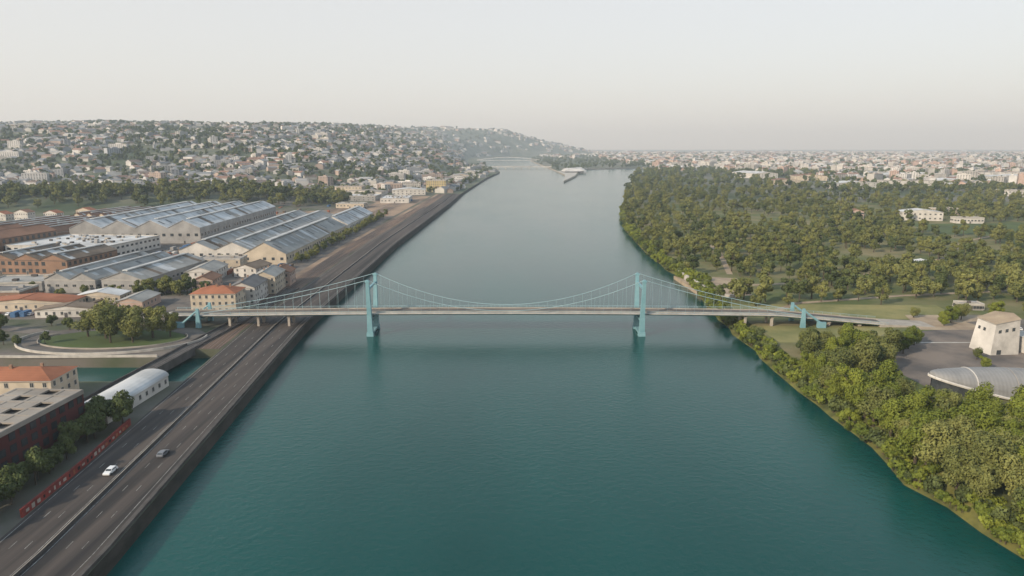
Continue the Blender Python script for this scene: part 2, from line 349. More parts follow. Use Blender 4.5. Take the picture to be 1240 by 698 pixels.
# ------------------------------------------------------------ buildings
def building(name,cx,cy,w,l,h,rot=0,roof='gable',n=1,rh=3,wall='cream',rm='tile',floors=0,bays=(4,4),ww=1.1,wh=1.5,gz=4.,skyl=False,door=True,chim=0,tr='lightconc',sill=True):
    e=empty(name,(cx,cy,gz),math.radians(rot)); wb=B(); rb=B(); wi=B()
    hw,hl=w/2,l/2
    wb.box(0,0,h/2-.5,w,l,h+1,wall)
    o=.5
    if roof=='gable':
        g=w/n
        for i in range(n):
            x0=-hw+i*g;x1=x0+g;xm=(x0+x1)/2
            for yy,sg in((-hl,1),(hl,-1)):
                pts=[(x0,yy,h),(x1,yy,h),(xm,yy,h+rh)]; wb.poly(pts if sg>0 else pts[::-1],wall)
            oo=o if n==1 else 0
            for (xa,xb,sx) in((x0,xm,-1),(x1,xm,1)):
                xe=xa+sx*oo; ze=h-(rh/(g/2))*oo
                q=[(xe,-hl-o,ze+.03),(xe,hl+o,ze+.03),(xb,hl+o,h+rh+.03),(xb,-hl-o,h+rh+.03)]
                if sx<0: q=[q[0],q[3],q[2],q[1]]
                rb.hexa(list(q)+[(a,b_,c+.22) for a,b_,c in q],rm)
                if skyl:
                    k=int(l/14)
                    for j in range(k):
                        yc=-hl+(j+.5)*l/k
                        f0,f1=.35,.75
                        if R.random()<.3: continue
                        A=lambda f,yv:(xe+(xb-xe)*f,yv,ze+(h+rh-ze)*f+.3)
                        rb.poly([A(f0,yc-1.6),A(f1,yc-1.6),A(f1,yc+1.6),A(f0,yc+1.6)],R.choice(['skyl','skyl','slate']))
                    for j in range(int(l/22)):
                        yc=R.uniform(-hl+4,hl-8); dy=R.uniform(3,9); A=lambda f,yv:(xe+(xb-xe)*f,yv,ze+(h+rh-ze)*f+.27)
                        rb.poly([A(.03,yc),A(.97,yc),A(.97,yc+dy),A(.03,yc+dy)],R.choice(['brownr','metalr','flat','whiter']))
            rb.box(xm,0,h+rh+.3,.5,l+2*o,.18,rm)
            if n>1 and i<n-1: rb.box(x1,0,h+.3,.6,l,.2,'darkconc')
        if skyl:
            for i in range(n): 
                xm=-hw+(i+.5)*g; rb.box(xm,0,h+rh+.5,g*.12,l*.9,.7,'skyl')
    elif roof=='hip':
        k=min(hw,hl); r0=[(-hw-o,-hl-o,h),(hw+o,-hl-o,h),(hw+o,hl+o,h),(-hw-o,hl+o,h)]
        if w>=l: a,c=(-hw+k,0,h+rh),(hw-k,0,h+rh); fs=[[r0[0],r0[1],c,a],[r0[1],r0[2],c],[r0[2],r0[3],a,c],[r0[3],r0[0],a]]
        else: a,c=(0,-hl+k,h+rh),(0,hl-k,h+rh); fs=[[r0[0],r0[1],a],[r0[1],r0[2],c,a],[r0[2],r0[3],c],[r0[3],r0[0],a,c]]
        for f in fs: rb.poly(f,rm)
        rb.box(0,0,h-.12,w+2*o,l+2*o,.2,'lightconc')
    elif roof=='barrel':
        N=10
        for i in range(N):
            t0,t1=math.pi*i/N,math.pi*(i+1)/N
            a=(-math.cos(t0)*(hw+.3),h+math.sin(t0)*rh);c=(-math.cos(t1)*(hw+.3),h+math.sin(t1)*rh)
            rb.poly([(a[0],-hl-.3,a[1]),(c[0],-hl-.3,c[1]),(c[0],hl+.3,c[1]),(a[0],hl+.3,a[1])],rm)
        for yy in(-hl,hl): wb.poly([(-math.cos(math.pi*i/N)*hw,yy,h+math.sin(math.pi*i/N)*rh) for i in range(N+1)],wall)
    elif roof=='frame':
        rb.box(0,0,h+.05,w-.7,l-.7,.1,'darkconc')
        nx,ny=4,9
        for i in range(nx+1): rb.box(-hw+.4+i*(w-.8)/nx,0,h+.9,.9,l,.5,'flat')
        for j in range(ny+1): rb.box(0,-hl+.4+j*(l-.8)/ny,h+.92,w,.9,.5,'flat')
        for i in range(nx):
            for j in range(ny):
                if (i+j*2)%3: rb.box(-hw+.4+(i+.5)*(w-.8)/nx,-hl+.4+(j+.5)*(l-.8)/ny,h+.87,(w-.8)/nx-.8,(l-.8)/ny-.8,.3,'flat')
        for s in(-1,1):
            rb.box(s*(hw+.02),0,h+.4,.35,l+.2,1.2,'flat'); rb.box(0,s*(hl+.02),h+.4,w-.5,.35,1.2,'flat')
    else:
        rb.box(0,0,h+.1,w-.7,l-.7,.15,rm)
        for s in(-1,1):
            rb.box(s*(hw-.05),0,h+.35,.5,l+.4,.9,'lightconc'); rb.box(0,s*(hl-.05),h+.35,w-.42,.5,.9,'lightconc')
        rr=random.Random(int(cx*7+cy))
        for i in range(max(2,int(w*l/120))):
            rb.box(rr.uniform(-.38,.38)*w,rr.uniform(-.42,.42)*l,h+.8,rr.uniform(1,3),rr.uniform(1,3.5),rr.uniform(.8,1.8),rr.choice(['conc','greyw','darkconc']))
    for i in range(chim):
        x=(-.5+(i+.5)/chim)*(w if w>l else l)*.85
        rb.box(x if w>l else R.uniform(-.12,.12)*w, R.uniform(-.1,.1)*l if w>l else x,h+rh*.8+.4,.9,.7,2.2,'brick')
    if floors:
        fh=h/floors
        for fl in range(floors):
            z=fl*fh+fh*.55
            for s in(-1,1):
                for i in range(bays[0]):
                    if R.random()<.06: continue
                    x=-hw+(i+.5)*w/bays[0]; wi.box(x,s*hl,z,ww+.3,.1,wh+.3,tr); wi.box(x,s*hl,z,ww,.18,wh,'glass')
                    if sill: wi.box(x,s*hl,z-wh/2-.2,ww+.5,.4,.12,tr); wi.box(x,s*hl,z,.07,.22,wh,tr)
                for i in range(bays[1]):
                    if R.random()<.06: continue
                    yv=-hl+(i+.5)*l/bays[1]; wi.box(s*hw,yv,z,.1,ww+.3,wh+.3,tr); wi.box(s*hw,yv,z,.18,ww,wh,'glass')
                    if sill: wi.box(s*hw,yv,z-wh/2-.2,.4,ww+.5,.12,tr); wi.box(s*hw,yv,z,.22,.07,wh,tr)
        if sill:
            for s in(-1,1):
                wi.box(0,s*hl,h-.18,w+.3,.3,.3,tr); wi.box(s*hw,0,h-.18,.3,l-.31,.3,tr)
    if door:
        for i in range(n if roof=='gable' else 1):
            g=w/(n if roof=='gable' else 1); xm=-hw+(i+.5)*g if roof=='gable' else 0
            dw=min(4.5,g*.3) if not floors else 1.3; dh=min(4.5,h*.7) if not floors else 2.3
            wi.box(xm,-hl,dh/2,dw,.26,dh,'darkconc'); wi.box(xm,-hl,dh/2,dw+.5,.16,dh+.5,'greyw')
    wb.obj('walls',e); rb.obj('roof',e); wi.obj('windows',e)
    return e
building('apartment_building',-169,225,33,15,10.5,2,'hip',rh=2.6,wall='cream',rm='tile',floors=3,bays=(8,4),chim=3)
building('annex_house',-196,219,16,13,7,2,'gable',rh=2.4,wall='white',rm='tile',floors=2,bays=(3,3))
building('boat_shed',-132.5,225,11,36,4.0,-3,'barrel',rh=2.4,wall='white',rm='whiter',floors=1,bays=(2,9),wh=1.4)
building('office_block',-141.5,177,21,46,13,-3,'frame',rm='flat',wall='brickred',floors=4,bays=(6,12),ww=2.0,wh=1.8,tr='black',sill=False)
building('row_house',-157.5,364,23,17,10.5,4,'hip',rh=3.,wall='cream',rm='tile',floors=3,bays=(7,4),chim=3)
building('row_house',-151,389,15,26,9.5,4,'gable',rh=3,wall='white',rm='slate',floors=3,bays=(4,7),chim=2)
building('row_house',-148.5,416,14,24,10.5,4,'gable',rh=3,wall='cream',rm='metalr',floors=3,bays=(4,6),chim=2)
building('row_house',-147,437,13,15,8.5,4,'gable',rh=3,wall='pinkw',rm='tile2',floors=2,bays=(3,4),chim=1)
building('warehouse',-262,452,32,88,8,-4,'gable',n=2,rh=4,wall='greyw',rm='metalr',floors=1,bays=(6,18),ww=2.2,skyl=True)
building('warehouse',-231,446,26,76,8,-4,'gable',n=1,rh=4.5,wall='greyw',rm='metalr',floors=1,bays=(5,15),ww=2.2,skyl=True)
building('workshop',-203,455,18,30,7,5,'gable',rh=3,wall='white',rm='metalr',floors=2,bays=(4,6))
building('workshop',-208,492,30,18,8,5,'flat',rm='flat',wall='cream',floors=2,bays=(7,4))
building('workshop',-190,425,12,18,6,5,'gable',rh=2.5,wall='pinkw',rm='tile2',floors=2,bays=(3,4))
building('workshop',-178,470,16,22,6,-8,'gable',rh=2.5,wall='white',rm='brownr',floors=2,bays=(3,4))
building('hangar',-184,605,32,190,8,0,'gable',rh=8.5,wall='cream',rm='metalr',floors=1,bays=(5,28),ww=2.2,wh=2,skyl=True,sill=False)
building('hangar',-184,775,31,130,8,0,'gable',rh=8,wall='white',rm='whiter',floors=1,bays=(5,18),ww=2.2,wh=2,skyl=True,sill=False)
building('hangar',-232,670,54,280,8,1,'gable',n=2,rh=6,wall='white',rm='metalr',floors=1,bays=(8,36),ww=2.4,wh=2,skyl=True,sill=False)
building('factory_hall',-345,740,116,230,14,2,'gable',n=4,rh=7,wall='greyw',rm='whiter',floors=1,bays=(16,30),ww=3,wh=2.6,skyl=True,sill=False)
building('factory_hall',-352,570,84,70,10,-6,'flat',rm='whiter',wall='white',floors=2,bays=(14,12),ww=3,wh=1.6,sill=False)
building('brick_factory',-330,495,60,52,10,-6,'gable',n=3,rh=4,wall='brick',rm='brownr',floors=2,bays=(12,10),ww=2.4,wh=2.2,skyl=True,tr='darkconc')
building('brick_factory',-425,560,50,86,15,-8,'gable',n=2,rh=5,wall='brick',rm='tile2',floors=3,bays=(9,15),ww=2.4,wh=2.6,tr='darkconc')
building('brick_factory',-455,680,90,120,9,-8,'gable',n=6,rh=5,wall='brick',rm='tile2',floors=1,bays=(12,16),ww=2.4,skyl=True)
building('brick_factory',-440,810,90,90,9,-8,'gable',n=6,rh=5,wall='cream',rm='tile2',floors=1,bays=(12,12),ww=2.4,skyl=True)
building('shed',-305,425,34,26,5,8,'flat',rm='metalr',wall='greyw',floors=1,bays=(6,4),ww=2)
building('shed',-262,368,50,16,4.5,4,'gable',rh=2.2,wall='cream',rm='tile',floors=1,bays=(10,4))
building('shed',-232,385,24,12,4.5,4,'gable',rh=2.2,wall='cream',rm='whiter',floors=1,bays=(6,3))
building('shed',-296,390,36,18,6,4,'flat',rm='slate',wall='brick',floors=1,bays=(8,4))
building('shed',-230,352,30,10,4,6,'gable',rh=2,wall='white',rm='brownr',floors=1,bays=(8,3))
building('shed',-205,372,14,22,5,3,'gable',rh=2,wall='pinkw',rm='metalr',floors=1,bays=(3,5))
building('apartment_building',-148,1390,38,60,22,0,'flat',rm='flat',wall='yellow',floors=7,bays=(9,14),ww=1.8)
building('apartment_building',-200,1400,34,40,16,8,'flat',rm='flat',wall='white',floors=5,bays=(9,10),ww=1.8)
for (x,y,w_,l_,h_,wl,rm_) in((-190,1290,60,34,9,'white','whiter'),(-262,1250,70,40,8,'white','flat'),(-185,1120,44,70,7,'white','whiter'),(-250,1150,60,50,8,'greyw','whiter'),(-335,1190,60,44,9,'cream','metalr'),(-232,1010,40,26,6,'cream','metalr'),(-420,1200,60,30,10,'white','tile2'),(-300,1300,50,30,14,'cream','tile2'),(-130,1700,30,50,16,'t3','flat'),(-135,1850,40,60,14,'cream','r3'),(-125,2080,30,60,16,'white','r3')):
    building('depot_building',x,y,w_,l_,h_,R.uniform(-8,8),R.choice(['flat','gable']),rh=3,wall=wl,rm=rm_,floors=max(1,int(h_/4)),bays=(8,8),ww=2)
x=-640
while x<-330:
    building('row_house',x,880+R.uniform(-14,14)+(x+330)*.15,R.uniform(16,24),12,R.uniform(7,10),R.uniform(-8,8),'gable',rh=3,wall=R.choice(['cream','white','pinkw']),rm=R.choice(['tile','tile2']),floors=2,bays=(6,3)); x+=R.uniform(22,32)
for (x,y,w_,l_,h_,wl,rm_) in((490,835,44,22,10,'white','whiter'),(420,850,16,14,9,'pinkw','tile2'),(525,800,30,14,6,'white','flat'),(560,900,30,20,8,'cream','flat'),(690,2000,70,120,14,'white','whiter'),(720,1480,110,44,12,'white','whiter'),(860,1530,120,44,14,'white','flat'),(1000,1600,90,60,12,'white','whiter'),(640,1650,60,40,10,'cream','tile2'),(1260,1750,150,70,14,'white','whiter'),(1330,1950,150,90,18,'white','flat'),(900,1250,50,30,10,'white','flat'),(1050,1900,120,60,14,'white','whiter'),(780,1850,80,60,12,'cream','tile2'),(300,500,12,10,4,'white','whiter'),(247,366,12,7,3,'greyw','flat')):
    building('pavilion' if y<1000 else 'exhibition_hall',x,y,w_,l_,h_,R.uniform(-15,15),'gable' if rm_!='flat' else 'flat',rh=h_*.3,wall=wl,rm=rm_,floors=max(1,int(h_/4)),bays=(8,6),ww=2)
# faceted tower with slanted roof
e=empty('faceted_tower',(208,288,4),math.radians(12)); b=B()
base=[(-8.2,-6,-.5),(4.5,-7.5,-.5),(7.5,0,-.5),(4,7,-.5),(-7,6,-.5)]
top=[(-6.2,-5,12.6),(4.5,-6.2,14.5),(7,0,15.6),(4,6,15.2),(-5.4,5,13.2)]
for i in range(5): b.poly([base[i],base[(i+1)%5],top[(i+1)%5],top[i]],'lightconc' if i==0 else 'white')
cen=Vector((0,0,14.6)); t2=[tuple(Vector(t)*1.0+Vector((t[0]*.05,t[1]*.05,.6))) for t in top]
for i in range(5): b.poly([top[i],top[(i+1)%5],t2[(i+1)%5],t2[i]],'lightconc')
for i in range(5): b.poly([t2[i],t2[(i+1)%5],tuple(cen+Vector((0,0,.4)))],'beige')
b.obj('walls',e)
b=B()
def face_win(i,u,v,wd,hd):
    A=Vector(base[i]);C=Vector(base[(i+1)%5]);D=Vector(top[(i+1)%5]);E=Vector(top[i])
    P=lambda u,v:(A*(1-u)+C*u)*(1-v)+(E*(1-u)+D*u)*v
    nn=(C-A).cross(E-A).normalized()*.06
    b.poly([tuple(P(u+a,v+c)+nn) for a,c in((0,0),(wd,0),(wd,hd),(0,hd))],'glass')
for i in(0,1,4):
    for k in range(2 if i else 3): face_win(i,.15+k*.27,.72,.12,.1)
face_win(0,.2,.05,.16,.14); face_win(1,.3,.2,.3,.3)
b.obj('windows',e)
b=B(); b.box(15,-2,3,13,10,7,'white'); b.box(15,-2,6.7,13.6,10.6,.4,'lightconc'); b.box(27,-6,2,11,9,5,'cream'); b.box(27,-6,4.7,11.5,9.5,.4,'flat')
for i in range(4): b.box(10.5+i*3,-7.02,3.4,1.5,.2,1.8,'glass')
b.obj('annex',e)
# vaulted hall with raised pointed bow
e=empty('vaulted_hall',(150,238,4),math.radians(-6)); b=B(); rim=B(); gl=B(); N=14
def hsec(t):
    u=max(0,1-t/26.); f=max(.03,math.sqrt(1-u*u)); z0=5.6*u**1.0; hw=8.6*f; hh=(9.0-z0)*(.35+.65*f) if t<26 else 9.0
    return [(t,-math.cos(math.pi*i/N)*hw,z0+math.sin(math.pi*i/N)**.8*hh) for i in range(N+1)],z0,hw
ts=[0,1,2.5,4.5,7,10,13,16,20,26]+[30+i*5 for i in range(13)]
prev=None
for t in ts:
    s_,z0,hw=hsec(t)
    if prev:
        for i in range(N): b.poly([prev[i],s_[i],s_[i+1],prev[i+1]],'shell')
        for q in(0,-1):
            rim.tube(prev[q],s_[q],.5,.5,'white',6)
            sg=.9
            gl.poly([(prev[q][0]+.8,prev[q][1]*sg,-.5),(s_[q][0]+.8,s_[q][1]*sg,-.5),(s_[q][0]+.8,s_[q][1]*sg,s_[q][2]+.5),(prev[q][0]+.8,prev[q][1]*sg,prev[q][2]+.5)],'glass' if t<=26 else 'greyw')
    prev=s_
b.poly(prev,'white')
b.obj('shell_roof',e)
for k in range(0,12):
    s_,_,_=hsec(26+k*5)
    for i in range(N): rim.tube(s_[i],s_[i+1],.1,.1,'conc',4)
s_,_,_=hsec(13)
for i in range(N): rim.tube(s_[i],s_[i+1],.25,.25,'white',4)
rim.obj('rim',e); gl.obj('glazed_wall',e)
e=empty('confluence_museum',(215,2450,4.4)); b=B()
b.hexa([(-38,-60,3),(40,-50,4),(48,70,4),(-40,60,3),(-26,-40,13),(22,-35,11),(32,50,15),(-28,40,12)],'t3'); b.box(0,0,1.5,60,80,3.5,'t2'); b.obj('body',e)
# low bridge across the side branch
b=B(); b.box(40,2960,7.5,250,18,3.4,'t3'); b.box(40,2950.5,10,250,.6,1.6,'t3')
for i in range(7): b.box(-60+i*33,2960,2,5,16,9,'t1')
b.obj('road_bridge')
b=B()
for i in range(16):
    x0,x1=-215+i*24,-191+i*24; f=lambda x:10+16*math.sin(max(0,min(1,(x+215)/384))*math.pi)
    b.hexa([(x0,4300,f(x0)),(x1,4300,f(x1)),(x1,4306,f(x1)),(x0,4306,f(x0)),(x0,4300,f(x0)+3),(x1,4300,f(x1)+3),(x1,4306,f(x1)+3),(x0,4306,f(x0)+3)],'t3')
    b.box(x0,4303,(f(x0)+9)/2,1.2,1.2,max(.5,f(x0)-9),'t2')
b.box(-23,4303,9,384,16,2.2,'t3'); b.obj('arch_bridge')
b=B(); wall_path(b,[(-116,150),(-117.5,178),(-120.5,206)],.5,3.9,6.2,'red'); 
for i in range(24):
    y=152+i*2.2; b.box(-115.75-max(0,(y-178))*.1-max(0,min(28,y-150))*.054,y,5,.12,R.uniform(.5,1.3),R.uniform(.5,1.3),R.choice(['conc','black','tile','conc']))
b.obj('graffiti_wall')
b=B()
for i in range(170):
    x,y=R.choice([(R.uniform(-330,-180),R.uniform(345,400)),(R.uniform(-215,-160),R.uniform(470,505)),(R.uniform(-420,-160),R.uniform(885,1180)),(R.uniform(-300,-210),R.uniform(500,520)),(R.uniform(-290,-262),R.uniform(520,700))])
    b.box(x,y,4+1.3,2.6,R.choice([6,12]),2.6,R.choice(['cblue','crust','greyw','white','brownr','darkconc']))
b.obj('storage_containers')
# ------------------------------------------------------------ vehicles
def car(x,y,z,rot,paint,van=False):
    e=empty('van' if van else 'car',(x,y,z),math.radians(rot)); b=B()
    L_=4.9 if van else 4.3; H=2.1 if van else 1.45
    prof=[(-L_/2,.35),(L_/2,.35),(L_/2,.72),(L_/2-.25,.85),(L_/2-1.05,.98),(L_/2-1.75,H-.06),(L_/2-2.1,H),(-L_/2+.7,H),(-L_/2+.15,.98 if not van else H-.2),(-L_/2,.8)]
    w0=.88
    def wd(z): return w0 if z<1 else w0-.14*(z-1)/(H-1)
    a=[(-wd(z_),yy,z_) for yy,z_ in prof]; c=[(wd(z_),yy,z_) for yy,z_ in prof]
    b.poly(a,paint); b.poly(c[::-1],paint)
    for i in range(len(prof)):
        j=(i+1)%len(prof); b.poly([a[j],a[i],c[i],c[j]],paint)
    b.obj('body',e); b=B()
    y0,y1=L_/2-1.1,L_/2-1.7
    b.poly([(-.76,y0,1.03),(.76,y0,1.03),(.68,y1,H-.08),(-.68,y1,H-.08)],'glass')
    for s in(-1,1): b.poly([(s*.885,y0-.3,1.02),(s*.885,-L_/2+.6,1.02),(s*.81,-L_/2+.8,H-.2),(s*.81,y1-.15,H-.2)],'glass')
    b.poly([(-.7,-L_/2+.12,1.05),(.7,-L_/2+.12,1.05),(.62,-L_/2+.6,H-.1),(-.62,-L_/2+.6,H-.1)],'glass')
    b.obj('windows',e); b=B()
    for s in(-1,1):
        for yy in(-L_/2+.8,L_/2-.8): b.tube((s*.68,yy,.33),(s*.92,yy,.33),.33,.33,'black',12)
    b.obj('wheels',e)
for (y,d,pt,v) in((173,18,'carw',0),(184,8.4,'carg',0)):
    car(xl(y)-d,y,4.04,180 if d>14 else 0,pt,bool(v))
for i in range(9): car(-290+i*5.5+R.uniform(-1,1),352,4.04,R.uniform(-3,3),R.choice(['carw','carg','carr']))
for i in range(6): car(236+i*6.5,322,4.06,R.uniform(-3,3),R.choice(['carw','carg','carr']))
# ------------------------------------------------------------ trees
def tree_mesh(name,H,Rr,nl,nq,q,seed,leaf='leaf',trunk=.25):
    rg=np.random.RandomState(seed); b=B()
    lobes=[]
    zc=H*(trunk+1)/2+.0; rz=H*(1-trunk)/2
    for i in range(nl):
        d=rg.randn(3); d/=np.linalg.norm(d); u=rg.rand()**.4
        rad=Rr*rg.uniform(.26,.46)
        lobes.append((d*u*np.array([Rr*.7,Rr*.7,rz*.74])+np.array([0,0,zc]),rad,rg.rand()))
    b.tube((0,0,-.6),(0,0,H*.3),Rr*.075,Rr*.05,'bark',6); b.tube((0,0,H*.3),(rg.uniform(-.3,.3),rg.uniform(-.3,.3),H*.72),Rr*.05,Rr*.02,'bark',5)
    for c,_,_ in lobes[:6]: b.tube((0,0,H*rg.uniform(.2,.45)),tuple(c),Rr*.035,Rr*.012,'bark',4)
    nt_=len(b.f)
    li=rg.randint(0,nl,nq); C=np.array([l[0] for l in lobes])[li]; Rad=np.array([l[1] for l in lobes])[li]; T_=np.array([l[2] for l in lobes])[li]
    D=rg.randn(nq,3); D/=np.linalg.norm(D,axis=1)[:,None]
    P=C+D*(Rad*rg.uniform(.7,1.12,nq))[:,None]*np.array([1,1,.85])
    N_=D+rg.randn(nq,3)*.5; N_[:,2]+=.25; N_/=np.linalg.norm(N_,axis=1)[:,None]
    A=np.cross(N_,rg.randn(nq,3)); A/=np.linalg.norm(A,axis=1)[:,None]; Bv=np.cross(N_,A)
    s=(q*rg.uniform(.55,1.35,nq))[:,None]
    V=np.stack([P-A*s,P-Bv*s*.6,P+A*s,P+Bv*s*.6],1).reshape(-1,3)
    k=len(b.v); b.v+=[tuple(v) for v in V.tolist()]; mi=b.mi(leaf)
    b.f+=[(k+4*i,k+4*i+1,k+4*i+2,k+4*i+3) for i in range(nq)]; b.m+=[mi]*nq
    me=bpy.data.meshes.new(name); me.from_pydata(b.v,[],b.f)
    for m in b.mats: me.materials.append(M[m])
    me.polygons.foreach_set('material_index',b.m)
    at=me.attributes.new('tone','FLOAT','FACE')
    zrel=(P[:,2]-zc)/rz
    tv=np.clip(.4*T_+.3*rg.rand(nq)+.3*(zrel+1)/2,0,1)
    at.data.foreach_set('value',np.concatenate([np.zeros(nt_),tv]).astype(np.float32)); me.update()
    return me
big=[tree_mesh('deciduous_tree',13+i%3,6.0,18,6000,.35,100+i,'leafb' if i%2 else 'leaf',.08) for i in range(5)]
dark=[tree_mesh('dark_tree',11,4.8,13,3000,.42,200+i,'leafd',.14) for i in range(3)]
mid=[tree_mesh('mid_tree',10.5+i,4.6+.4*(i%3),10,1250,.56,300+i,'leaf' if i%3 else 'leafd',.12) for i in range(6)]
far=[tree_mesh('far_tree',11,6.0,7,240,1.5,400+i,'leafd',.08) for i in range(4)]
bush=[tree_mesh('bush',3.4,2.6,7,500,.38,500+i,'leafb' if i else 'leafd',.0) for i in range(3)]
def put(name,me,x,y,z,s,coll=None,sz=1):
    o=bpy.data.objects.new(name,me); (coll or COL).objects.link(o); o.location=(x,y,z); o.scale=(s,s*R.uniform(.9,1.1),s*sz*R.uniform(.88,1.15)); o.rotation_euler[2]=R.uniform(0,6.28); return o
def mass(name):
    c=bpy.data.collections.new(name+'_parts'); e=empty(name); e.instance_type='COLLECTION'; e.instance_collection=c; return c
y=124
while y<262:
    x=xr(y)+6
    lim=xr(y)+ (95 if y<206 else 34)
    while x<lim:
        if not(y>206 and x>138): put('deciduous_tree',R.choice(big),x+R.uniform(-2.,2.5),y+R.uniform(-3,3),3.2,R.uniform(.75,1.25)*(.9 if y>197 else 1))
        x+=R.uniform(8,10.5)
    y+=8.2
for i in range(34):
    y=R.uniform(256,300); x=R.uniform(xr(y)+12,148 if y<275 else 160)
    put('deciduous_tree',R.choice(big+big+dark),x,y,4,R.uniform(.75,1.1)*(1 if y<278 else .72))
for x,y,s in((166,283,.8),(172,290,.7),(178,296,.6),(242,305,.9),(254,295,1),(264,305,.9),(225,318,.6),(206,346,.5),(250,348,.7),(270,352,.7),(186,262,.45),(192,275,.4),(222,272,.5),(230,268,.5),(212,330,.6),(219,336,.7),(228,342,.7),(236,330,.6)): put('deciduous_tree',R.choice(big),x,y,4,s)
for x,y,s in((-186,307,1.4),(-175,310,1.5),(-165,308,1.25),(-196,310,1.1),(-180,300,1.15),(-170,300,1.0),(-158,310,.9)): put('deciduous_tree',big[R.choice([0,2,4])],x,y,4,s)
for x,y,s in((-225,296,.6),(-232,302,.6),(-216,292,.5),(-242,318,.8),(-252,322,.8),(-212,322,.6),(-226,330,.6),(-262,300,.7),(-205,338,.6),(-238,297,.6),(-246,303,.7),(-208,298,.5)): put('deciduous_tree',R.choice(dark),x,y,4,s)
for i in range(22):
    y=136+i*3.3+R.uniform(-1,1); put('deciduous_tree',R.choice(dark),-123.5-(y-140)*.04+R.uniform(-3,1.6),y,4,R.uniform(.55,.9))
for x,y in((-124,140),(-130,146),(-127,134),(-136,150),(-121,203),(-124,208),(-133,139),(-140,144),(-146,150)): put('deciduous_tree',R.choice(dark),x,y,4,.9)
c=mass('yard_trees')
for i in range(52): put('t',R.choice(mid),-160+R.uniform(-2,3),512+i*7+R.uniform(-2,2),4,R.uniform(.45,.8),c)
for i in range(30): put('t',R.choice(mid),-215+R.uniform(-6,30),402+R.uniform(-8,12)-0,4,R.uniform(.5,.85),c)
for i in range(110):
    x,y=R.uniform(-520,-150),R.uniform(380,900)
    if R.random()<.5: x=R.uniform(-300,-205); y=R.choice([400,510,520])+R.uniform(-5,5)
    put('t',R.choice(mid),x,y,4,R.uniform(.3,.55),c)
c=mass('wooded_bluff')
for i in range(560):
    t=R.uniform(0,1); x=-880+t*620; y=925+t*170+R.gauss(0,34)
    put('t',R.choice(mid),x,y,terrain(x,y)-.5,R.uniform(.9,1.6),c)
for i in range(420):
    x=R.uniform(-1050,-240); y=R.uniform(1110,1420); put('t',R.choice(mid+far),x,y,terrain(x,y)-.5,R.uniform(.7,1.2),c)
ex=[(118,395,152,465),(142,224,330,335),(430,690,700,800),(235,355,275,380),(110,320,240,372)]
def clear(x,y):
    for a,b_,c_,d_ in ex:
        if a<x<c_ and b_<y<d_: return True
    return False
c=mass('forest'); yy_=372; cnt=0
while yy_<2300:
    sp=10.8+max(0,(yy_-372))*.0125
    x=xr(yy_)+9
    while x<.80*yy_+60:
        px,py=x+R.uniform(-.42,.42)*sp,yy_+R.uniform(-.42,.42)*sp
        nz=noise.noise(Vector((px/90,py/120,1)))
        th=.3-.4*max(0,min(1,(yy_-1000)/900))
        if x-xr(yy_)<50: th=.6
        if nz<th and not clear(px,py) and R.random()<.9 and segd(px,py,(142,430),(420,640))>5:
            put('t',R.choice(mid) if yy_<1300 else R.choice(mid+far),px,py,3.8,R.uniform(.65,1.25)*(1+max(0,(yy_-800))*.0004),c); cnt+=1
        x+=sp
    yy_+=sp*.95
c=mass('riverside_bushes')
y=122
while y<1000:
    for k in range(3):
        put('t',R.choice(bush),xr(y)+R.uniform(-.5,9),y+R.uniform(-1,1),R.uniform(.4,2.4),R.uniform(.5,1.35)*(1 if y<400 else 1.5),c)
    y+=R.uniform(1.2,3.2)*(1 if y<400 else 1.6)
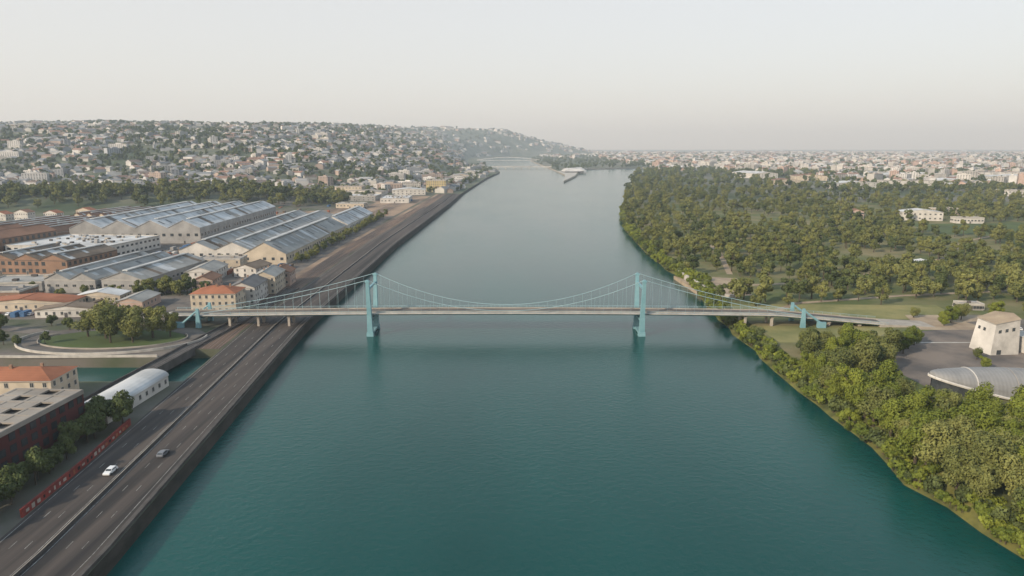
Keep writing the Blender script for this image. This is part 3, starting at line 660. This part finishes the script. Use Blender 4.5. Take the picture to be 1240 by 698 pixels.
# ------------------------------------------------------------ distant towns
walls=['t1','t2','t3','t4','t3']; roofs=['r1','r2','r3','r4','r2']
def house(b,x,y,z,w,l,h,rot,wm_,rm_,gable=True):
    c,s=math.cos(rot),math.sin(rot)
    P=lambda u,v,zz:(x+u*c-v*s,y+u*s+v*c,z+zz)
    a,d=w/2,l/2; base=-7
    q=[(-a,-d),(a,-d),(a,d),(-a,d)]
    for i in range(4):
        (u0,v0),(u1,v1)=q[i],q[(i+1)%4]; b.poly([P(u0,v0,base),P(u1,v1,base),P(u1,v1,h),P(u0,v0,h)],wm_)
    if gable:
        r=w*.22
        b.poly([P(-a,-d,h),P(a,-d,h),P(0,-d,h+r)],wm_); b.poly([P(a,d,h),P(-a,d,h),P(0,d,h+r)],wm_)
        b.poly([P(a+.4,-d-.4,h-.2),P(a+.4,d+.4,h-.2),P(0,d+.4,h+r),P(0,-d-.4,h+r)],rm_); b.poly([P(-a-.4,d+.4,h-.2),P(-a-.4,-d-.4,h-.2),P(0,-d-.4,h+r),P(0,d+.4,h+r)],rm_)
    else:
        b.poly([P(u,v,h) for u,v in q],rm_); b.poly([P(u*.3,v*.3,h+.02+2.5) for u,v in q],wm_)
        qq=[(u*.3,v*.3) for u,v in q]
        for i in range(4):
            (u0,v0),(u1,v1)=qq[i],qq[(i+1)%4]; b.poly([P(u0,v0,h),P(u1,v1,h),P(u1,v1,h+2.52),P(u0,v0,h+2.52)],wm_)
    nf=int(h/3)
    if h>8:
        for f in range(nf):
            zz=f*3+1.2
            for i in (0,1,3):
                (u0,v0),(u1,v1)=q[i],q[(i+1)%4]; Ln=math.hypot(u1-u0,v1-v0); k=max(2,int(Ln/5)); nx,ny=(v1-v0)/Ln*.1,-(u1-u0)/Ln*.1
                for j in range(k):
                    t0,t1=(j+.28)/k,(j+.72)/k
                    b.poly([P(u0+(u1-u0)*t0+nx,v0+(v1-v0)*t0+ny,zz),P(u0+(u1-u0)*t1+nx,v0+(v1-v0)*t1+ny,zz),P(u0+(u1-u0)*t1+nx,v0+(v1-v0)*t1+ny,zz+1.5),P(u0+(u1-u0)*t0+nx,v0+(v1-v0)*t0+ny,zz+1.5)],'glass')
b=B(); c=mass('hillside_trees'); nh=0; tries=0
while nh<4600 and tries<20000:
    tries+=1
    y=math.exp(R.uniform(math.log(1330),math.log(9500))); x=R.uniform(-.80*y,min(xl(y)-20,-20) if y<6400 else .13*y)
    if y>3200 and y<6600 and x>xl(y)-110: continue
    z=terrain(x,y); k=1+(y-1300)/5000
    if y>6400 and z<30: continue
    nz=noise.noise(Vector((x/260,y/260,5)))
    if R.random()<.6+nz*1.3:
        if R.random()<.07 : house(b,x,y,z,R.uniform(12,18),R.uniform(26,55),R.uniform(10,20),R.uniform(0,3.14),R.choice(walls),'r3',False)
        else: house(b,x,y,z,R.uniform(10,20)*k,R.uniform(14,30)*k,R.uniform(4,8)*k,R.uniform(0,3.14),R.choice(walls),R.choice(roofs),R.random()<.85)
        nh+=1
    for _ in range(1): 
        x2,y2=x+R.uniform(-35,35),y+R.uniform(-35,35)
        if x2<xl(y2)-15 or y2>6700: put('t',R.choice(far),x2,y2,terrain(x2,y2)-.6,R.uniform(.6,1.3)*k,c)
b.obj('hillside_town')
b=B(); c=mass('distant_city_trees')
for i in range(3800):
    y=math.exp(R.uniform(math.log(1500),math.log(11000))); x=R.uniform(xr(y)+60 if y<5400 else 260,.82*y)
    if y<2600 and x<xr(y)+330+ (2600-y)*.3: 
        continue
    if y<2400 and R.random()<.5: continue
    k=1+(y-1500)/4500
    z=terrain(x,y)
    if z>8: continue
    tall=R.random()<.2
    house(b,x,y,z,R.uniform(10,18)*k,R.uniform(14,34)*k,(R.uniform(14,28) if tall else R.uniform(6,13)*k**.5),R.uniform(0,3.14),R.choice(['t1','t3','pinkw','t3','white']),R.choice(['tile2','r3','r1','whiter','r3']),not tall)
b.obj('distant_city')
for i in range(2600):
    y=math.exp(R.uniform(math.log(2000),math.log(9000))); x=R.uniform(xr(y)+20 if y<5400 else 300,.82*y); z=terrain(x,y)
    if z>8: continue
    put('t',R.choice(far),x,y,z-.6,R.uniform(.8,1.5)*(1+y/9000),c)
for i in range(700):
    y=R.uniform(2600,6500); x=R.uniform(135,900)
    if inside(x,y,pn) : put('t',R.choice(far),x,y,4,R.uniform(1,1.6),c)
# ------------------------------------------------------------ air haze
hm=bpy.data.materials.new('air_haze'); hm.use_nodes=True; nt=hm.node_tree; nt.nodes.clear()
o_=nt.nodes.new('ShaderNodeOutputMaterial'); vs=nt.nodes.new('ShaderNodeVolumeScatter'); vs.inputs['Color'].default_value=(.76,.88,1,1); vs.inputs['Density'].default_value=1.1e-4; vs.inputs['Anisotropy'].default_value=.1
nt.links.new(vs.outputs[0],o_.inputs['Volume']); M['haze']=hm
b=B(); b.box(0,9000,250,40000,30000,520,'haze'); b.obj('atmosphere_haze')
# ------------------------------------------------------------ sky, sun, camera
Wd=bpy.data.worlds.new('World'); S.world=Wd; Wd.use_nodes=True; nt=Wd.node_tree; n=nt.nodes; L=nt.links
bg=n['Background']; sk=n.new('ShaderNodeTexSky'); sk.sky_type='NISHITA'; sk.sun_disc=False; sk.sun_elevation=math.radians(27); sk.sun_rotation=math.radians(230); sk.dust_density=3; sk.air_density=1
L.new(sk.outputs[0],bg.inputs[0]); bg.inputs[1].default_value=.05
b2=n.new('ShaderNodeBackground')
tc=n.new('ShaderNodeTexCoord'); sp=n.new('ShaderNodeSeparateXYZ'); L.new(tc.outputs['Generated'],sp.inputs[0])
rp_=n.new('ShaderNodeValToRGB'); cr=rp_.color_ramp; cr.elements[0].position=0; cr.elements[0].color=(1,.975,.94,1); cr.elements[1].position=.75; cr.elements[1].color=(.5,.72,.92,1)
e2=cr.elements.new(.2); e2.color=(.97,.945,.91,1)
L.new(sp.outputs[2],rp_.inputs[0]); L.new(rp_.outputs[0],b2.inputs[0]); b2.inputs[1].default_value=.7
ad=n.new('ShaderNodeAddShader'); L.new(bg.outputs[0],ad.inputs[0]); L.new(b2.outputs[0],ad.inputs[1]); L.new(ad.outputs[0],n['World Output'].inputs[0])
sl=bpy.data.lights.new('sun','SUN'); sl.energy=4.9; sl.angle=math.radians(.5); sl.color=(1,.87,.69)
so=bpy.data.objects.new('sun',sl); COL.objects.link(so); so.rotation_euler=(math.radians(63),0,math.radians(-50)); so.location=(0,0,500)
cd=bpy.data.cameras.new('camera'); cd.sensor_width=36; cd.lens=24.39; cd.clip_end=60000; cd.clip_start=1
co=bpy.data.objects.new('camera',cd); COL.objects.link(co); co.location=(0,0,90); co.rotation_euler=(math.radians(78.5),0,0); S.camera=co
S.view_settings.view_transform='Standard'; S.view_settings.look='None'; S.view_settings.exposure=0
